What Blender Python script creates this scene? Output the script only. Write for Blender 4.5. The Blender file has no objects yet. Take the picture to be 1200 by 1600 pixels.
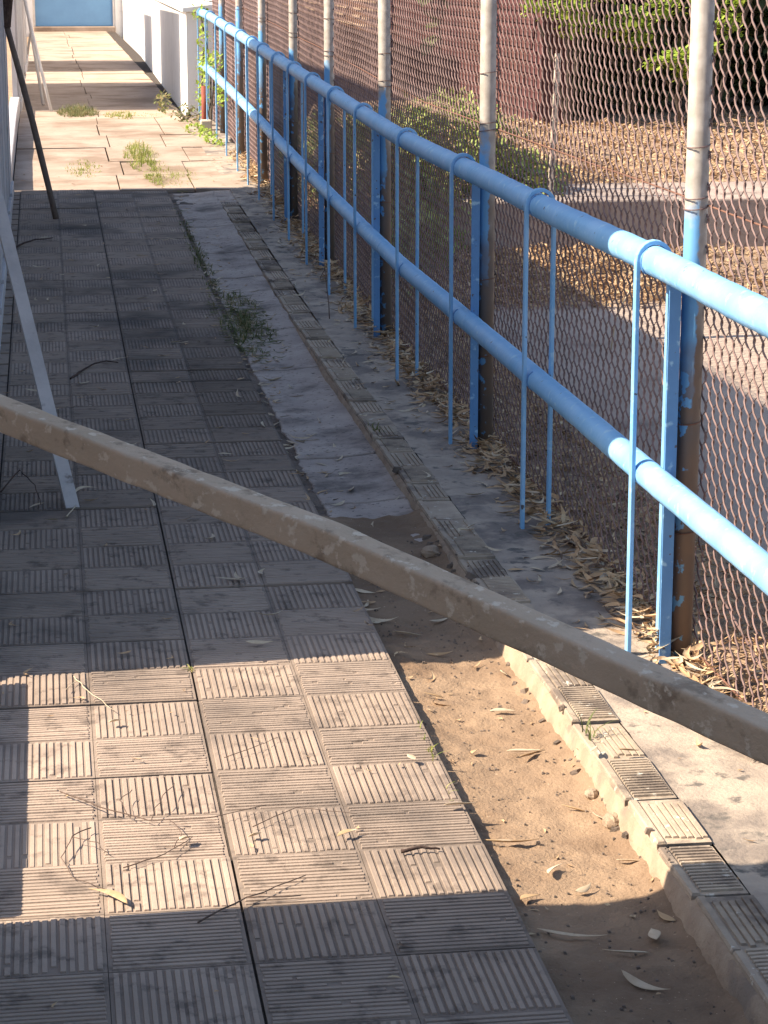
import bpy, math, random
from mathutils import Vector, Matrix, noise
R = math.radians
random.seed(7)
S = bpy.context.scene
# ------------------------------------------------------------------ camera, sky, sun, exposure
cam = bpy.data.cameras.new('camera'); camo = bpy.data.objects.new('camera', cam)
S.collection.objects.link(camo); S.camera = camo
cam.sensor_fit = 'VERTICAL'; cam.sensor_height = 36.0; cam.lens = 36.0 * 3600 / 1600
cam.clip_start = 0.05; cam.clip_end = 3000
camo.location = (0, 0, 1.7)
PITCH, YAW = 13.4355, 8.2248
camo.rotation_euler = (R(90 - PITCH), 0, R(-YAW))
SUN_EL = 42.0
TE = math.tan(R(SUN_EL))
W = bpy.data.worlds.new('World'); S.world = W; W.use_nodes = True
nt = W.node_tree; bg = nt.nodes['Background']
sky = nt.nodes.new('ShaderNodeTexSky'); sky.sky_type = 'NISHITA'; sky.sun_disc = False
sky.sun_elevation = R(SUN_EL); sky.sun_rotation = R(270); sky.dust_density = 1.5
nt.links.new(sky.outputs[0], bg.inputs[0]); bg.inputs[1].default_value = 0.10
sl = bpy.data.lights.new('sun', 'SUN'); sl.energy = 5.0; sl.angle = R(0.5); sl.color = (1.0, 0.86, 0.68)
so = bpy.data.objects.new('sun', sl); S.collection.objects.link(so)
so.location = (-8, 6, 8)
so.rotation_euler = Vector((-1, 0, TE)).to_track_quat('Z', 'Y').to_euler()
S.view_settings.view_transform = 'Standard'; S.view_settings.look = 'None'
S.view_settings.gamma = 1; S.view_settings.exposure = 1.3
S.cycles.use_denoising = True
S.cycles.max_bounces = 8; S.cycles.transparent_max_bounces = 8

# ------------------------------------------------------------------ helpers
class MB:
    def __init__(s): s.v = []; s.f = []; s.tone = []
    def poly(s, pts, faces, tone=1.0):
        b = len(s.v); s.v += [tuple(p) for p in pts]
        for f in faces: s.f.append(tuple(b + i for i in f)); s.tone.append(tone)
    def box(s, x0, x1, y0, y1, z0, z1, tone=1.0, M=None, top=0.0):
        p = [(x0, y0, z0), (x1, y0, z0), (x1, y1, z0), (x0, y1, z0),
             (x0 + top, y0 + top, z1), (x1 - top, y0 + top, z1), (x1 - top, y1 - top, z1), (x0 + top, y1 - top, z1)]
        if M is not None: p = [M @ Vector(q) for q in p]
        s.poly(p, [(0, 3, 2, 1), (4, 5, 6, 7), (0, 1, 5, 4), (1, 2, 6, 5), (2, 3, 7, 6), (3, 0, 4, 7)], tone)
    def tube(s, pts, rad, n=12, cap=True, flat=None, jit=0.0, sq=None):
        pts = [Vector(p) for p in pts]; b = len(s.v); k = len(pts)
        up = None
        for i, p in enumerate(pts):
            t = (pts[min(i + 1, k - 1)] - pts[max(i - 1, 0)]).normalized()
            if up is None:
                up = Vector((0, 0, 1)) if abs(t.z) < 0.9 else Vector((0, 1, 0))
            a = (up - t * up.dot(t)).normalized(); up = a; c = t.cross(a)
            r = rad[i] if isinstance(rad, (list, tuple)) else rad
            for j in range(n):
                th = 2 * math.pi * (j + .5) / n; ra, rc = (r, r) if flat is None else flat
                ca, sa = math.cos(th), math.sin(th)
                if sq: e = (abs(ca) ** sq + abs(sa) ** sq) ** (-1 / sq); ca *= e; sa *= e
                q = p + a * ca * ra + c * sa * rc
                if jit: q += Vector((noise.noise(q * 18), noise.noise(q * 18 + Vector((9, 0, 0))), noise.noise(q * 18 + Vector((0, 9, 0))))) * jit
                s.v.append(tuple(q))
        for i in range(k - 1):
            for j in range(n):
                j2 = (j + 1) % n
                s.f.append((b + i * n + j, b + i * n + j2, b + (i + 1) * n + j2, b + (i + 1) * n + j)); s.tone.append(1.0)
        if cap:
            s.f.append(tuple(b + j for j in range(n))[::-1]); s.tone.append(1.0)
            s.f.append(tuple(b + (k - 1) * n + j for j in range(n))); s.tone.append(1.0)
    def build(s, name, m, parent=None, smooth=False, bevel=0, origin=None, tone=False):
        me = bpy.data.meshes.new(name)
        o = Vector(origin) if origin else None
        me.from_pydata([tuple(Vector(p) - o) for p in s.v] if o else s.v, [], s.f); me.update()
        if tone:
            at = me.attributes.new('tone', 'FLOAT', 'FACE'); at.data.foreach_set('value', s.tone)
        ob = bpy.data.objects.new(name, me); S.collection.objects.link(ob)
        if o: ob.location = o
        if m: me.materials.append(m)
        if smooth: me.polygons.foreach_set('use_smooth', [True] * len(me.polygons))
        if bevel:
            bv = ob.modifiers.new('bevel', 'BEVEL'); bv.width = bevel; bv.segments = 2; bv.limit_method = 'ANGLE'; bv.angle_limit = R(40)
        if parent: ob.parent = parent
        return ob
def tag(o, label, cat, group=None, kind=None):
    o['label'] = label; o['category'] = cat
    if group: o['group'] = group
    if kind: o['kind'] = kind
    return o
def struct(o): o['kind'] = 'structure'; return o
def thing(name, label, cat, group=None, loc=(0, 0, 0)):
    o = bpy.data.objects.new(name, None); S.collection.objects.link(o); o.location = loc
    return tag(o, label, cat, group)
def keep(o, parent):            # parent a mesh built in world coordinates to an empty
    o.parent = parent; o.matrix_parent_inverse = Matrix.Translation(-parent.location); return o

def mat(name, c1, c2=None, scale=6, rough=.85, bump=.3, bscale=60, c3=None, s3=2.0, t3=.55, w3=.08, det=8, metal=0.0,
        tone=False, c4=None, s4=40, t4=.62, w4=.03, trans=0.0, bdist=.01, spec=.3):
    m = bpy.data.materials.new(name); m.use_nodes = True; n = m.node_tree.nodes; L = m.node_tree.links
    bs = n['Principled BSDF']; bs.inputs['Roughness'].default_value = rough; bs.inputs['Metallic'].default_value = metal
    bs.inputs['Specular IOR Level'].default_value = spec
    geo = n.new('ShaderNodeNewGeometry'); P = geo.outputs['Position']
    def ns(sc, d=det, off=0):
        t = n.new('ShaderNodeTexNoise'); t.inputs['Scale'].default_value = sc; t.inputs['Detail'].default_value = d
        t.inputs['Roughness'].default_value = .62
        if off:
            a = n.new('ShaderNodeVectorMath'); a.inputs[1].default_value = (off, off * 2, off * 3); L.new(P, a.inputs[0]); L.new(a.outputs[0], t.inputs['Vector'])
        else: L.new(P, t.inputs['Vector'])
        return t.outputs['Fac']
    def mix(f, a, b):
        x = n.new('ShaderNodeMix'); x.data_type = 'RGBA'; L.new(f, x.inputs[0])
        for i, c in ((6, a), (7, b)):
            if isinstance(c, tuple): x.inputs[i].default_value = (*c, 1)
            else: L.new(c, x.inputs[i])
        return x.outputs[2]
    def thr(f, t, w):
        r = n.new('ShaderNodeMapRange'); r.inputs[1].default_value = t - w; r.inputs[2].default_value = t + w; r.clamp = True
        r.interpolation_type = 'SMOOTHSTEP'; L.new(f, r.inputs[0]); return r.outputs[0]
    col = mix(thr(ns(scale), .5, .22), c1, c2 or c1)
    if c3: col = mix(thr(ns(s3, off=3.1), t3, w3), col, c3)
    if c4: col = mix(thr(ns(s4, off=7.7), t4, w4), col, c4)
    if tone:
        a = n.new('ShaderNodeAttribute'); a.attribute_name = 'tone'
        x = n.new('ShaderNodeVectorMath'); x.operation = 'SCALE'; L.new(col, x.inputs[0]); L.new(a.outputs['Fac'], x.inputs['Scale']); col = x.outputs[0]
    L.new(col, bs.inputs['Base Color'])
    if bump:
        b = n.new('ShaderNodeBump'); b.inputs['Strength'].default_value = bump; b.inputs['Distance'].default_value = bdist
        L.new(ns(bscale, 6, 1.3), b.inputs['Height']); L.new(b.outputs[0], bs.inputs['Normal'])
    if trans:
        tr = n.new('ShaderNodeBsdfTranslucent'); L.new(col, tr.inputs[0]); ms = n.new('ShaderNodeMixShader'); ms.inputs[0].default_value = trans
        L.new(bs.outputs[0], ms.inputs[1]); L.new(tr.outputs[0], ms.inputs[2]); L.new(ms.outputs[0], n['Material Output'].inputs[0])
    m['col'] = 1
    return m
M = {}
M['tile'] = mat('paving_concrete', (.40, .31, .245), (.31, .24, .19), 3, .9, .35, 160, (.12, .10, .088), 1.3, .60, .12, tone=True, c4=(.20, .155, .125), s4=17, t4=.60, w4=.08, bdist=.004)
M['slab'] = mat('slab_concrete', (.43, .33, .26), (.33, .25, .19), 4, .9, .4, 90, (.24, .17, .12), 1.5, .57, .10, c4=(.15, .11, .085), s4=22, t4=.66, w4=.04, bdist=.006)
M['joint'] = mat('joint_dirt', (.07, .055, .045), (.035, .028, .024), 20, 1, .6, 120)
M['dirt'] = mat('trough_dirt', (.31, .215, .14), (.23, .155, .10), 3.5, 1, .6, 110, (.19, .125, .08), 2.3, .54, .1, c4=(.5, .38, .27), s4=120, t4=.68, w4=.03, bdist=.012)
M['gutter'] = mat('gutter_concrete', (.46, .385, .33), (.32, .265, .23), 5, .95, .45, 110, (.14, .115, .10), 2.6, .60, .09, c4=(.12, .1, .09), s4=45, t4=.62, w4=.05, bdist=.006)
M['gdirt'] = mat('gutter_dirt', (.22, .17, .135), (.13, .10, .08), 9, 1, .8, 90, (.08, .065, .055), 3, .58, .08, bdist=.012)
M['curb'] = mat('kerb_concrete', (.44, .355, .265), (.32, .25, .19), 9, .92, .5, 90, (.19, .15, .12), 5, .55, .07, tone=True, c4=(.6, .54, .45), s4=30, t4=.64, w4=.03, bdist=.006)
M['haunch'] = mat('kerb_mortar', (.38, .29, .205), (.28, .20, .14), 14, .95, .7, 60, (.22, .17, .13), 6, .6, .06, bdist=.01)
M['apron'] = mat('apron_concrete', (.44, .36, .28), (.30, .245, .20), 7, .95, .6, 70, (.20, .165, .14), 4, .54, .07, c4=(.13, .115, .10), s4=13, t4=.60, w4=.05, bdist=.008)
M['soil'] = mat('dry_soil', (.40, .28, .185), (.27, .185, .125), 5, 1, .8, 60, (.36, .25, .16), 9, .58, .06, bdist=.02)
M['lane'] = mat('lane_concrete', (.44, .35, .28), (.36, .28, .22), 2, .92, .4, 90, (.22, .17, .135), 1.4, .66, .1, bdist=.005)
M['retain'] = mat('retaining_concrete', (.40, .33, .28), (.30, .24, .21), 5, .93, .45, 70, (.19, .15, .13), 3, .62, .08)
M['white'] = mat('white_plaster', (.78, .76, .73), (.70, .68, .66), 3, .8, .25, 70, (.55, .50, .45), 1.5, .68, .07)
M['sheet'] = mat('painted_sheet', (.52, .50, .50), (.42, .40, .41), 3, .7, .15, 60, (.30, .27, .26), 4, .66, .07)
M['sheet_dark'] = mat('weathered_sheet', (.34, .35, .38), (.25, .25, .28), 4, .75, .2, 60, (.45, .45, .47), 3, .62, .06)
M['gate'] = mat('blue_gate_paint', (.16, .32, .52), (.14, .28, .47), 2, .55, .05, 30)
M['brick'] = mat('maroon_wall_paint', (.085, .028, .027), (.06, .02, .022), 1.2, .9, .3, 40, (.13, .06, .045), .8, .6, .15)
M['board'] = mat('weathered_pale_board', (.54, .50, .47), (.42, .39, .37), 8, .85, .2, 70, (.2, .175, .16), 9, .66, .05)
M['polew'] = mat('white_pole_paint', (.66, .62, .58), (.55, .5, .46), 8, .7, .2, 70)
M['poled'] = mat('dark_bark_wood', (.20, .15, .12), (.13, .095, .075), 18, .95, .6, 70)
M['bar'] = mat('rusty_scaled_bar', (.66, .49, .34), (.54, .40, .27), 5, .92, .8, 60, (.36, .26, .175), 22, .60, .07, c4=(.76, .62, .46), s4=45, t4=.60, w4=.04, bdist=.004)
M['wire'] = mat('zinc_wire', (.21, .135, .125), (.12, .075, .066), 9, .6, 0, spec=.4)
M['rust'] = mat('rusty_wire', (.20, .10, .07), (.13, .065, .045), 20, .9, 0)
M['leaf'] = mat('dry_leaf', (.50, .36, .21), (.36, .235, .13), 9, .75, .15, 60, (.62, .52, .38), 15, .58, .05, trans=.12)
M['leafp'] = mat('bleached_leaf', (.62, .52, .38), (.48, .37, .25), 25, .7, .1, 60, trans=.1)
M['litter'] = mat('leaf_litter_mix', (.56, .38, .22), (.40, .26, .15), 7, .85, .1, 60, (.56, .43, .27), 13, .56, .04, c4=(.13, .085, .06), s4=17, t4=.58, w4=.04, trans=.1)
M['twig'] = mat('dead_twig', (.16, .11, .085), (.08, .055, .045), 30, .95, .3, 90)
M['bark'] = mat('shed_bark', (.10, .06, .045), (.05, .034, .03), 20, .95, .6, 60)
M['grass'] = mat('yellow_green_grass', (.30, .32, .07), (.16, .22, .045), 12, .7, 0, c3=(.45, .38, .17), s3=25, t3=.56, w3=.05, trans=.3)
M['weed'] = mat('weed_leaf', (.16, .18, .065), (.10, .12, .045), 14, .6, 0, c3=(.33, .26, .14), s3=20, t3=.55, w3=.05, trans=.3)
M['bush'] = mat('bush_leaf', (.40, .46, .12), (.24, .30, .09), 6, .6, 0, c3=(.26, .20, .08), s3=3.5, t3=.58, w3=.1, trans=.2)
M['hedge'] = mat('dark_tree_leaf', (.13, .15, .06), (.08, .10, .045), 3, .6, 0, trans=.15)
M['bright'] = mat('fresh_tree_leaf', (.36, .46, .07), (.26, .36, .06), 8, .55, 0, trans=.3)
M['trunk'] = mat('tree_bark', (.10, .08, .065), (.06, .05, .04), 12, .95, .6, 40)
M['stone'] = mat('pale_block', (.55, .47, .38), (.45, .38, .3), 12, .9, .4, 70)
M['redpost'] = mat('red_oxide_paint', (.30, .08, .05), (.22, .06, .04), 12, .8, .2, 60)
M['moss'] = mat('moss_green', (.10, .11, .03), (.06, .07, .02), 60, 1, .6, 200)

M['bbrick'] = mat('brown_brick', (.17, .09, .06), (.11, .06, .04), 3, .9, .3, 40)
M['ledge'] = mat('cream_mortar', (.50, .37, .26), (.36, .25, .17), 5, .9, .3, 40)
def paint(name, chips, c1=(.18, .42, .69), c2=(.25, .48, .74)):
    """blue gloss paint; chips = amount of rust and bare metal showing"""
    m = bpy.data.materials.new(name); m.use_nodes = True; n = m.node_tree.nodes; L = m.node_tree.links
    bs = n['Principled BSDF']; bs.inputs['Roughness'].default_value = .5; bs.inputs['Specular IOR Level'].default_value = .4
    g = n.new('ShaderNodeNewGeometry')
    def ns(sc, off):
        a = n.new('ShaderNodeVectorMath'); a.inputs[1].default_value = (off, off, off); L.new(g.outputs['Position'], a.inputs[0])
        t = n.new('ShaderNodeTexNoise'); t.inputs['Scale'].default_value = sc; t.inputs['Detail'].default_value = 7; L.new(a.outputs[0], t.inputs['Vector']); return t.outputs['Fac']
    def mr(f, a, b):
        r = n.new('ShaderNodeMapRange'); r.inputs[1].default_value = a; r.inputs[2].default_value = b; L.new(f, r.inputs[0]); return r.outputs[0]
    def mix(f, a, b):
        x = n.new('ShaderNodeMix'); x.data_type = 'RGBA'; L.new(f, x.inputs[0])
        for i, c in ((6, a), (7, b)):
            if isinstance(c, tuple): x.inputs[i].default_value = (*c, 1)
            else: L.new(c, x.inputs[i])
        return x.outputs[2]
    c = mix(mr(ns(7, 1), .35, .65), c1, c2)
    c = mix(mr(ns(30, 5), .60, .68), c, (.32, .55, .74))
    c = mix(mr(ns(45, 3), .72 - chips, .74 - chips), c, (.09, .085, .10))
    L.new(c, bs.inputs['Base Color'])
    b = n.new('ShaderNodeBump'); b.inputs['Strength'].default_value = .5; b.inputs['Distance'].default_value = .004; L.new(ns(40, 2), b.inputs['Height']); L.new(b.outputs[0], bs.inputs['Normal'])
    return m
M['blue'] = paint('blue_gloss_paint', .02)
M['blue2'] = paint('shade_darkened_blue_paint', .07, (.09, .24, .50), (.12, .29, .55))  # darker copy of the rail blue, with the angle bars' shade put into the colour
def postmat():
    """grey pipe, blue overpaint up to rail height on the walkway side, rust on the rest"""
    m = bpy.data.materials.new('fence_post_paint'); m.use_nodes = True; n = m.node_tree.nodes; L = m.node_tree.links
    bs = n['Principled BSDF']; bs.inputs['Roughness'].default_value = .6
    g = n.new('ShaderNodeNewGeometry'); sp = n.new('ShaderNodeSeparateXYZ'); L.new(g.outputs['Position'], sp.inputs[0])
    nn = n.new('ShaderNodeSeparateXYZ'); L.new(g.outputs['Normal'], nn.inputs[0])
    t = n.new('ShaderNodeTexNoise'); t.inputs['Scale'].default_value = 9; t.inputs['Detail'].default_value = 6; L.new(g.outputs['Position'], t.inputs['Vector'])
    t2 = n.new('ShaderNodeTexNoise'); t2.inputs['Scale'].default_value = 30; t2.inputs['Detail'].default_value = 6; L.new(g.outputs['Position'], t2.inputs['Vector'])
    def mth(op, a, b):
        x = n.new('ShaderNodeMath'); x.operation = op
        for i, c in ((0, a), (1, b)):
            if isinstance(c, (int, float)): x.inputs[i].default_value = c
            else: L.new(c, x.inputs[i])
        return x.outputs[0]
    def mr(f, a, b):
        r = n.new('ShaderNodeMapRange'); r.inputs[1].default_value = a; r.inputs[2].default_value = b; L.new(f, r.inputs[0]); return r.outputs[0]
    def mix(f, a, b):
        x = n.new('ShaderNodeMix'); x.data_type = 'RGBA'; L.new(f, x.inputs[0])
        for i, c in ((6, a), (7, b)):
            if isinstance(c, tuple): x.inputs[i].default_value = (*c, 1)
            else: L.new(c, x.inputs[i])
        return x.outputs[2]
    grey = mix(mr(t2.outputs['Fac'], .4, .62), (.40, .36, .32), (.30, .265, .23))
    rust = mix(mr(t.outputs['Fac'], .38, .6), (.15, .11, .085), (.12, .10, .09))
    # base height follows the rising walkway
    gz = mth('MULTIPLY', mth('MAXIMUM', mth('SUBTRACT', sp.outputs[1], 9.5), 0.0), .024)
    h = mth('SUBTRACT', sp.outputs[2], gz)
    hw = mth('ADD', h, mth('MULTIPLY', mth('SUBTRACT', t.outputs['Fac'], .5), .35))
    low = mix(mr(hw, .98, .80), grey, rust)
    # blue brushed on faces turned to the walkway (normal -x / -y), fading below
    f1 = mr(mth('ADD', nn.outputs[0], mth('MULTIPLY', mth('SUBTRACT', t2.outputs['Fac'], .5), 1.2)), .15, .0)
    f2 = mr(hw, 1.12, 1.08)
    f3 = mth('MAXIMUM', mr(hw, .62, .82), mr(mth('ADD', mth('MULTIPLY', nn.outputs[0], -.05), t2.outputs['Fac']), .595, .62))
    c = mix(mth('MULTIPLY', mth('MULTIPLY', f1, f2), f3), low, (.13, .34, .60))
    L.new(c, bs.inputs['Base Color'])
    b = n.new('ShaderNodeBump'); b.inputs['Strength'].default_value = .3; b.inputs['Distance'].default_value = .003; L.new(t2.outputs['Fac'], b.inputs['Height']); L.new(b.outputs[0], bs.inputs['Normal'])
    return m
M['post'] = postmat()

def ss(t): t = max(0., min(1., t)); return t * t * (3 - 2 * t)
def pz(y): return min(.27, max(0., (y - 9.5) * .024))       # the walkway climbs gently

# ------------------------------------------------------------------ ground sheet
def gzf(x, y):
    path = pz(y) - .12
    if x < 1.56:
        z = path
        if x < -.4: z = path + .02
        return z
    side = pz(y) * (1 - ss((y - 13) / 5)) * .5 - .05
    near = path * (1 - ss((x - 1.56) / .14)) + side * ss((x - 1.56) / .14)
    if x > 2.25 and y > 14.0:
        t = ss((x - 2.25) / .25) * ss((y - 14.0) / .7)
        z = near * (1 - t) + (.29 + .10 * ss((y - 14.6) / 3.4)) * t
        z += t * .05 * noise.noise(Vector((x * 2.2, y * 2.2, 0)))
    else:
        z = near
    z += .012 * noise.noise(Vector((x * 7, y * 7, 3)))
    return z
xs = [-600, -80, -20, -6, -2, -.5, 0, .5, 1.0, 1.4, 1.56, 1.6, 1.65, 1.7, 1.8, 1.9, 2.0, 2.1, 2.2] + [2.25 + .12 * i for i in range(75)] + [12, 14, 18, 30, 80, 600]
ys = [-600, -80, -20, -5, 0, 3] + [3.5 + .3 * i for i in range(35)] + [14.0 + .12 * i for i in range(60)] + [21.5 + i for i in range(12)] + [40, 60, 120, 600, 1500]
g = MB(); nx = len(xs)
g.v = [(x, y, gzf(x, y)) for y in ys for x in xs]
g.f = [(j * nx + i, j * nx + i + 1, (j + 1) * nx + i + 1, (j + 1) * nx + i) for j in range(len(ys) - 1) for i in range(nx - 1)]
struct(g.build('ground', M['soil'], smooth=True))

# ------------------------------------------------------------------ ribbed tile paving (real ribs)
t = MB(); SQ = .25; X0 = .308
def wear():
    # one rib, sometimes chipped away in the middle or at an end
    h = random.uniform(-.0012, .0002); q = random.random()
    if q < .80: return [(random.uniform(0, .02), 1 - random.uniform(0, .02), h)]
    c = random.random(); w = random.uniform(.02, .10); out = []
    if c > .06: out.append((0, c, h))
    if c + w < .95: out.append((c + w, 1, h - random.uniform(0, .0008)))
    return out or [(0, 1, h)]
def square(mb, x0, x1, y0, y1, z, vertical, n=16, tone=1., tilt=(0, 0), half=False):
    cx, cy = (x0 + x1) / 2, (y0 + y1) / 2
    Mx = Matrix.Translation((cx, cy, z)) @ Matrix.Rotation(tilt[0], 4, 'X') @ Matrix.Rotation(tilt[1], 4, 'Y') @ Matrix.Translation((-cx, -cy, 0))
    g = .0006
    mb.box(x0 + g, x1 - g, y0 + g, y1 - g, -.05, -.0034 + random.uniform(-.0006, .0008), tone * .72, Mx)
    m_ = .0055
    if vertical:
        p = (x1 - x0 - 2 * m_) / n
        for i in range(n):
            a = x0 + m_ + i * p
            for (u0, u1, dzz) in wear():
                mb.box(a + p * random.uniform(.10, .17), a + p * random.uniform(.83, .9), y0 + m_ + (y1 - y0 - 2 * m_) * u0, y0 + m_ + (y1 - y0 - 2 * m_) * u1, -.005, dzz, tone * random.uniform(.93, 1.04), Mx, top=.0014)
    else:
        p = (y1 - y0 - 2 * m_) / n
        for i in range(n):
            a = y0 + m_ + i * p
            for (u0, u1, dzz) in wear():
                mb.box(x0 + m_ + (x1 - x0 - 2 * m_) * u0, x0 + m_ + (x1 - x0 - 2 * m_) * u1, a + p * random.uniform(.10, .17), a + p * random.uniform(.83, .9), -.005, dzz, tone * random.uniform(.93, 1.04), Mx, top=.0014)
ph = 4.222
rows = list(range(-6, 48))
jx = {}
for r in rows:
    y0 = ph + r * SQ; y1 = y0 + SQ
    if y0 > 16.1: break
    pair = r // 2
    rng = random.Random(pair * 31 + 5)
    for c in range(-2, 2):
        x0 = X0 + c * SQ; x1 = x0 + SQ
        if c < 0: x0 -= .002; x1 -= .002
        else: x0 += .0025; x1 += .0025
        tr = random.Random((pair, c // 2).__hash__())
        dz = tr.uniform(-.004, .003); tl = (tr.uniform(-.008, .008), tr.uniform(-.006, .006)); tn = tr.uniform(.86, 1.08)
        slope = math.atan(.024) if y0 > 9.5 else 0
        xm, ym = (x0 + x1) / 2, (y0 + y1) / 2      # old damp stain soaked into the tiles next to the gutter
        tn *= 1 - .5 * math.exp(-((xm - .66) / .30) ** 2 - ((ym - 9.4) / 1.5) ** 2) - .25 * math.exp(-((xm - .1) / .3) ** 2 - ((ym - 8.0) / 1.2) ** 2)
        V = ((r + c) % 2 == 0)
        gap = .0014
        yy0, yy1 = (y0 + gap, y1) if r % 2 == 0 else (y0, y1 - gap)
        square(t, x0, x1, yy0, yy1, pz((y0 + y1) / 2) + dz, V, tone=tn * random.uniform(.94, 1.05), tilt=(tl[0] * .5 + slope, tl[1] * .5), n=15 if r % 3 else 16)
    t.box(-.256, X0 - 2 * SQ - .008, y0 + .002, y1 - .002, pz(y0) - .06, pz((y0 + y1) / 2) - .004, .8)
struct(t.build('ribbed_tile_path', M['tile'], tone=True))
b = MB(); n_ = 60
for i in range(n_):
    y0 = 2.5 + i * (16.3 - 2.5) / n_; y1 = 2.5 + (i + 1) * (16.3 - 2.5) / n_
    a = len(b.v); b.v += [(-.256, y0, pz(y0) - .009), (.80, y0, pz(y0) - .009), (.80, y1, pz(y1) - .009), (-.256, y1, pz(y1) - .009),
                          (.80, y0, pz(y0) - .115), (.80, y1, pz(y1) - .115)]
    b.f += [(a, a + 1, a + 2, a + 3), (a + 1, a + 4, a + 5, a + 2)]
struct(b.build('path_bedding', M['joint']))
# concrete beam under the tile edge, seen above the trough
# older broad slabs further on
s_ = MB(); y = 16.12
rs = random.Random(3)
while y < 51:
    d = rs.uniform(.85, 1.15) if y < 26 else rs.uniform(1.4, 2.0)
    xx = [-.256, rs.uniform(.42, .55), rs.uniform(.95, 1.1), 1.42] if y < 22 else [-.256, rs.uniform(.40, .5), 1.30]
    for a, c in zip(xx[:-1], xx[1:]):
        gp = .005
        p = []
        for (px_, py_) in ((a + gp, y + gp), (c - gp, y + gp), (c - gp, y + d - gp), (a + gp, y + d - gp)):
            jx_, jy_ = rs.uniform(-.004, .004), rs.uniform(-.012, .012)
            p.append((px_ + jx_, py_ + jy_, pz(py_) + rs.uniform(-.006, .006)))
        q = [(v[0], v[1], v[2] - .08) for v in p]
        s_.poly(q + p, [(4, 5, 6, 7), (0, 1, 5, 4), (1, 2, 6, 5), (2, 3, 7, 6), (3, 0, 4, 7)])
    y += d
struct(s_.build('slab_path', M['slab']))
b2 = MB()
for i in range(36):
    y0, y1 = 16.1 + i, 17.1 + i
    a = len(b2.v); b2.v += [(-.3, y0, pz(y0) - .02), (1.5, y0, pz(y0) - .02), (1.5, y1, pz(y1) - .02), (-.3, y1, pz(y1) - .02)]; b2.f.append((a, a + 1, a + 2, a + 3))
struct(b2.build('slab_bedding', M['joint']))

# ------------------------------------------------------------------ dirt trough, gutter slabs, kerb, apron
def sheet(name, x0, x1, y0, y1, fz, m, step=.04, stepy=None):
    stepy = stepy or step
    nx_ = max(2, int((x1 - x0) / step) + 1); ny = max(2, int((y1 - y0) / stepy) + 1); k = MB()
    for j in range(ny):
        for i in range(nx_):
            x = x0 + (x1 - x0) * i / (nx_ - 1); yy = y0 + (y1 - y0) * j / (ny - 1); k.v.append((x, yy, fz(x, yy)))
    k.f = [(j * nx_ + i, j * nx_ + i + 1, (j + 1) * nx_ + i + 1, (j + 1) * nx_ + i) for j in range(ny - 1) for i in range(nx_ - 1)]
    return struct(k.build(name, m, smooth=True))
def trough(x, y):
    u = (x - .8) / .36
    z = -.040 + .012 * abs(2 * u - 1) ** 2 + .012 * noise.noise(Vector((x * 5, y * 4, 0))) + .007 * noise.noise(Vector((x * 22, y * 22, 0))) + .004 * noise.noise(Vector((x * 60, y * 60, 0)))
    z += .034 * ss((y - 5.95 + .15 * noise.noise(Vector((x * 6, 0, 0)))) / .6)
    if u > .8: z += .02 * (u - .8) / .2 * (1 + noise.noise(Vector((3, y * 6, 0))))
    return z
sheet('trough_dirt', .798, 1.15, 3.0, 7.0, trough, M['dirt'], .012)
gs = MB(); rs = random.Random(11)
gy = [6.55, 7.25, 7.95, 8.9, 9.75, 10.7, 11.4, 12.3, 13.2, 14.3, 15.2, 16.1]
for a, c in zip(gy[:-1], gy[1:]):
    n1 = 22
    lo = [(.842 + .022 * noise.noise(Vector((0, yy * 3, 0))) + .012 * noise.noise(Vector((4, yy * 19, 0))) + (.03 if a < 6.6 and i == 0 else 0), yy) for i in range(n1) for yy in [a + .012 + (c - a - .02) * i / (n1 - 1)]]
    hi = [(1.145 + .012 * noise.noise(Vector((5, yy * 5, 0))) - .02, yy) for (_, yy) in lo]
    if a < 6.6: hi[0] = (1.10, a + .16); lo[0] = (.90, a + .10)
    dz = rs.uniform(-.012, -.002)
    for (l0, l1, h0, h1) in zip(lo[:-1], lo[1:], hi[:-1], hi[1:]):
        mid0 = ((l0[0] + h0[0]) / 2, (l0[1] + h0[1]) / 2); mid1 = ((l1[0] + h1[0]) / 2, (l1[1] + h1[1]) / 2)
        V_ = lambda p, d: (p[0], p[1], pz(p[1]) + dz + d)
        gs.poly([V_(l0, -.010), V_(mid0, -.010), V_(h0, .004), V_(l1, -.010), V_(mid1, -.010), V_(h1, .004),
                 V_(l0, -.1), V_(h0, -.1), V_(l1, -.1), V_(h1, -.1)],
                [(0, 1, 4, 3), (1, 2, 5, 4), (6, 0, 3, 8), (2, 7, 9, 5)] + ([(6, 7, 2, 1, 0)] if l0 is lo[0] else []))
struct(gs.build('gutter_slab', M['gutter'], bevel=.006))
sheet('gutter_dirt', .80, 1.16, 6.6, 16.2, lambda x, y: pz(y) - .022 + .008 * noise.noise(Vector((x * 14, y * 9, 1))) - .03 * (1 - ss((y - 6.6) / .4)) - .05 * ss((x - .95) / .05), M['gdirt'], .02, .04)

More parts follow.
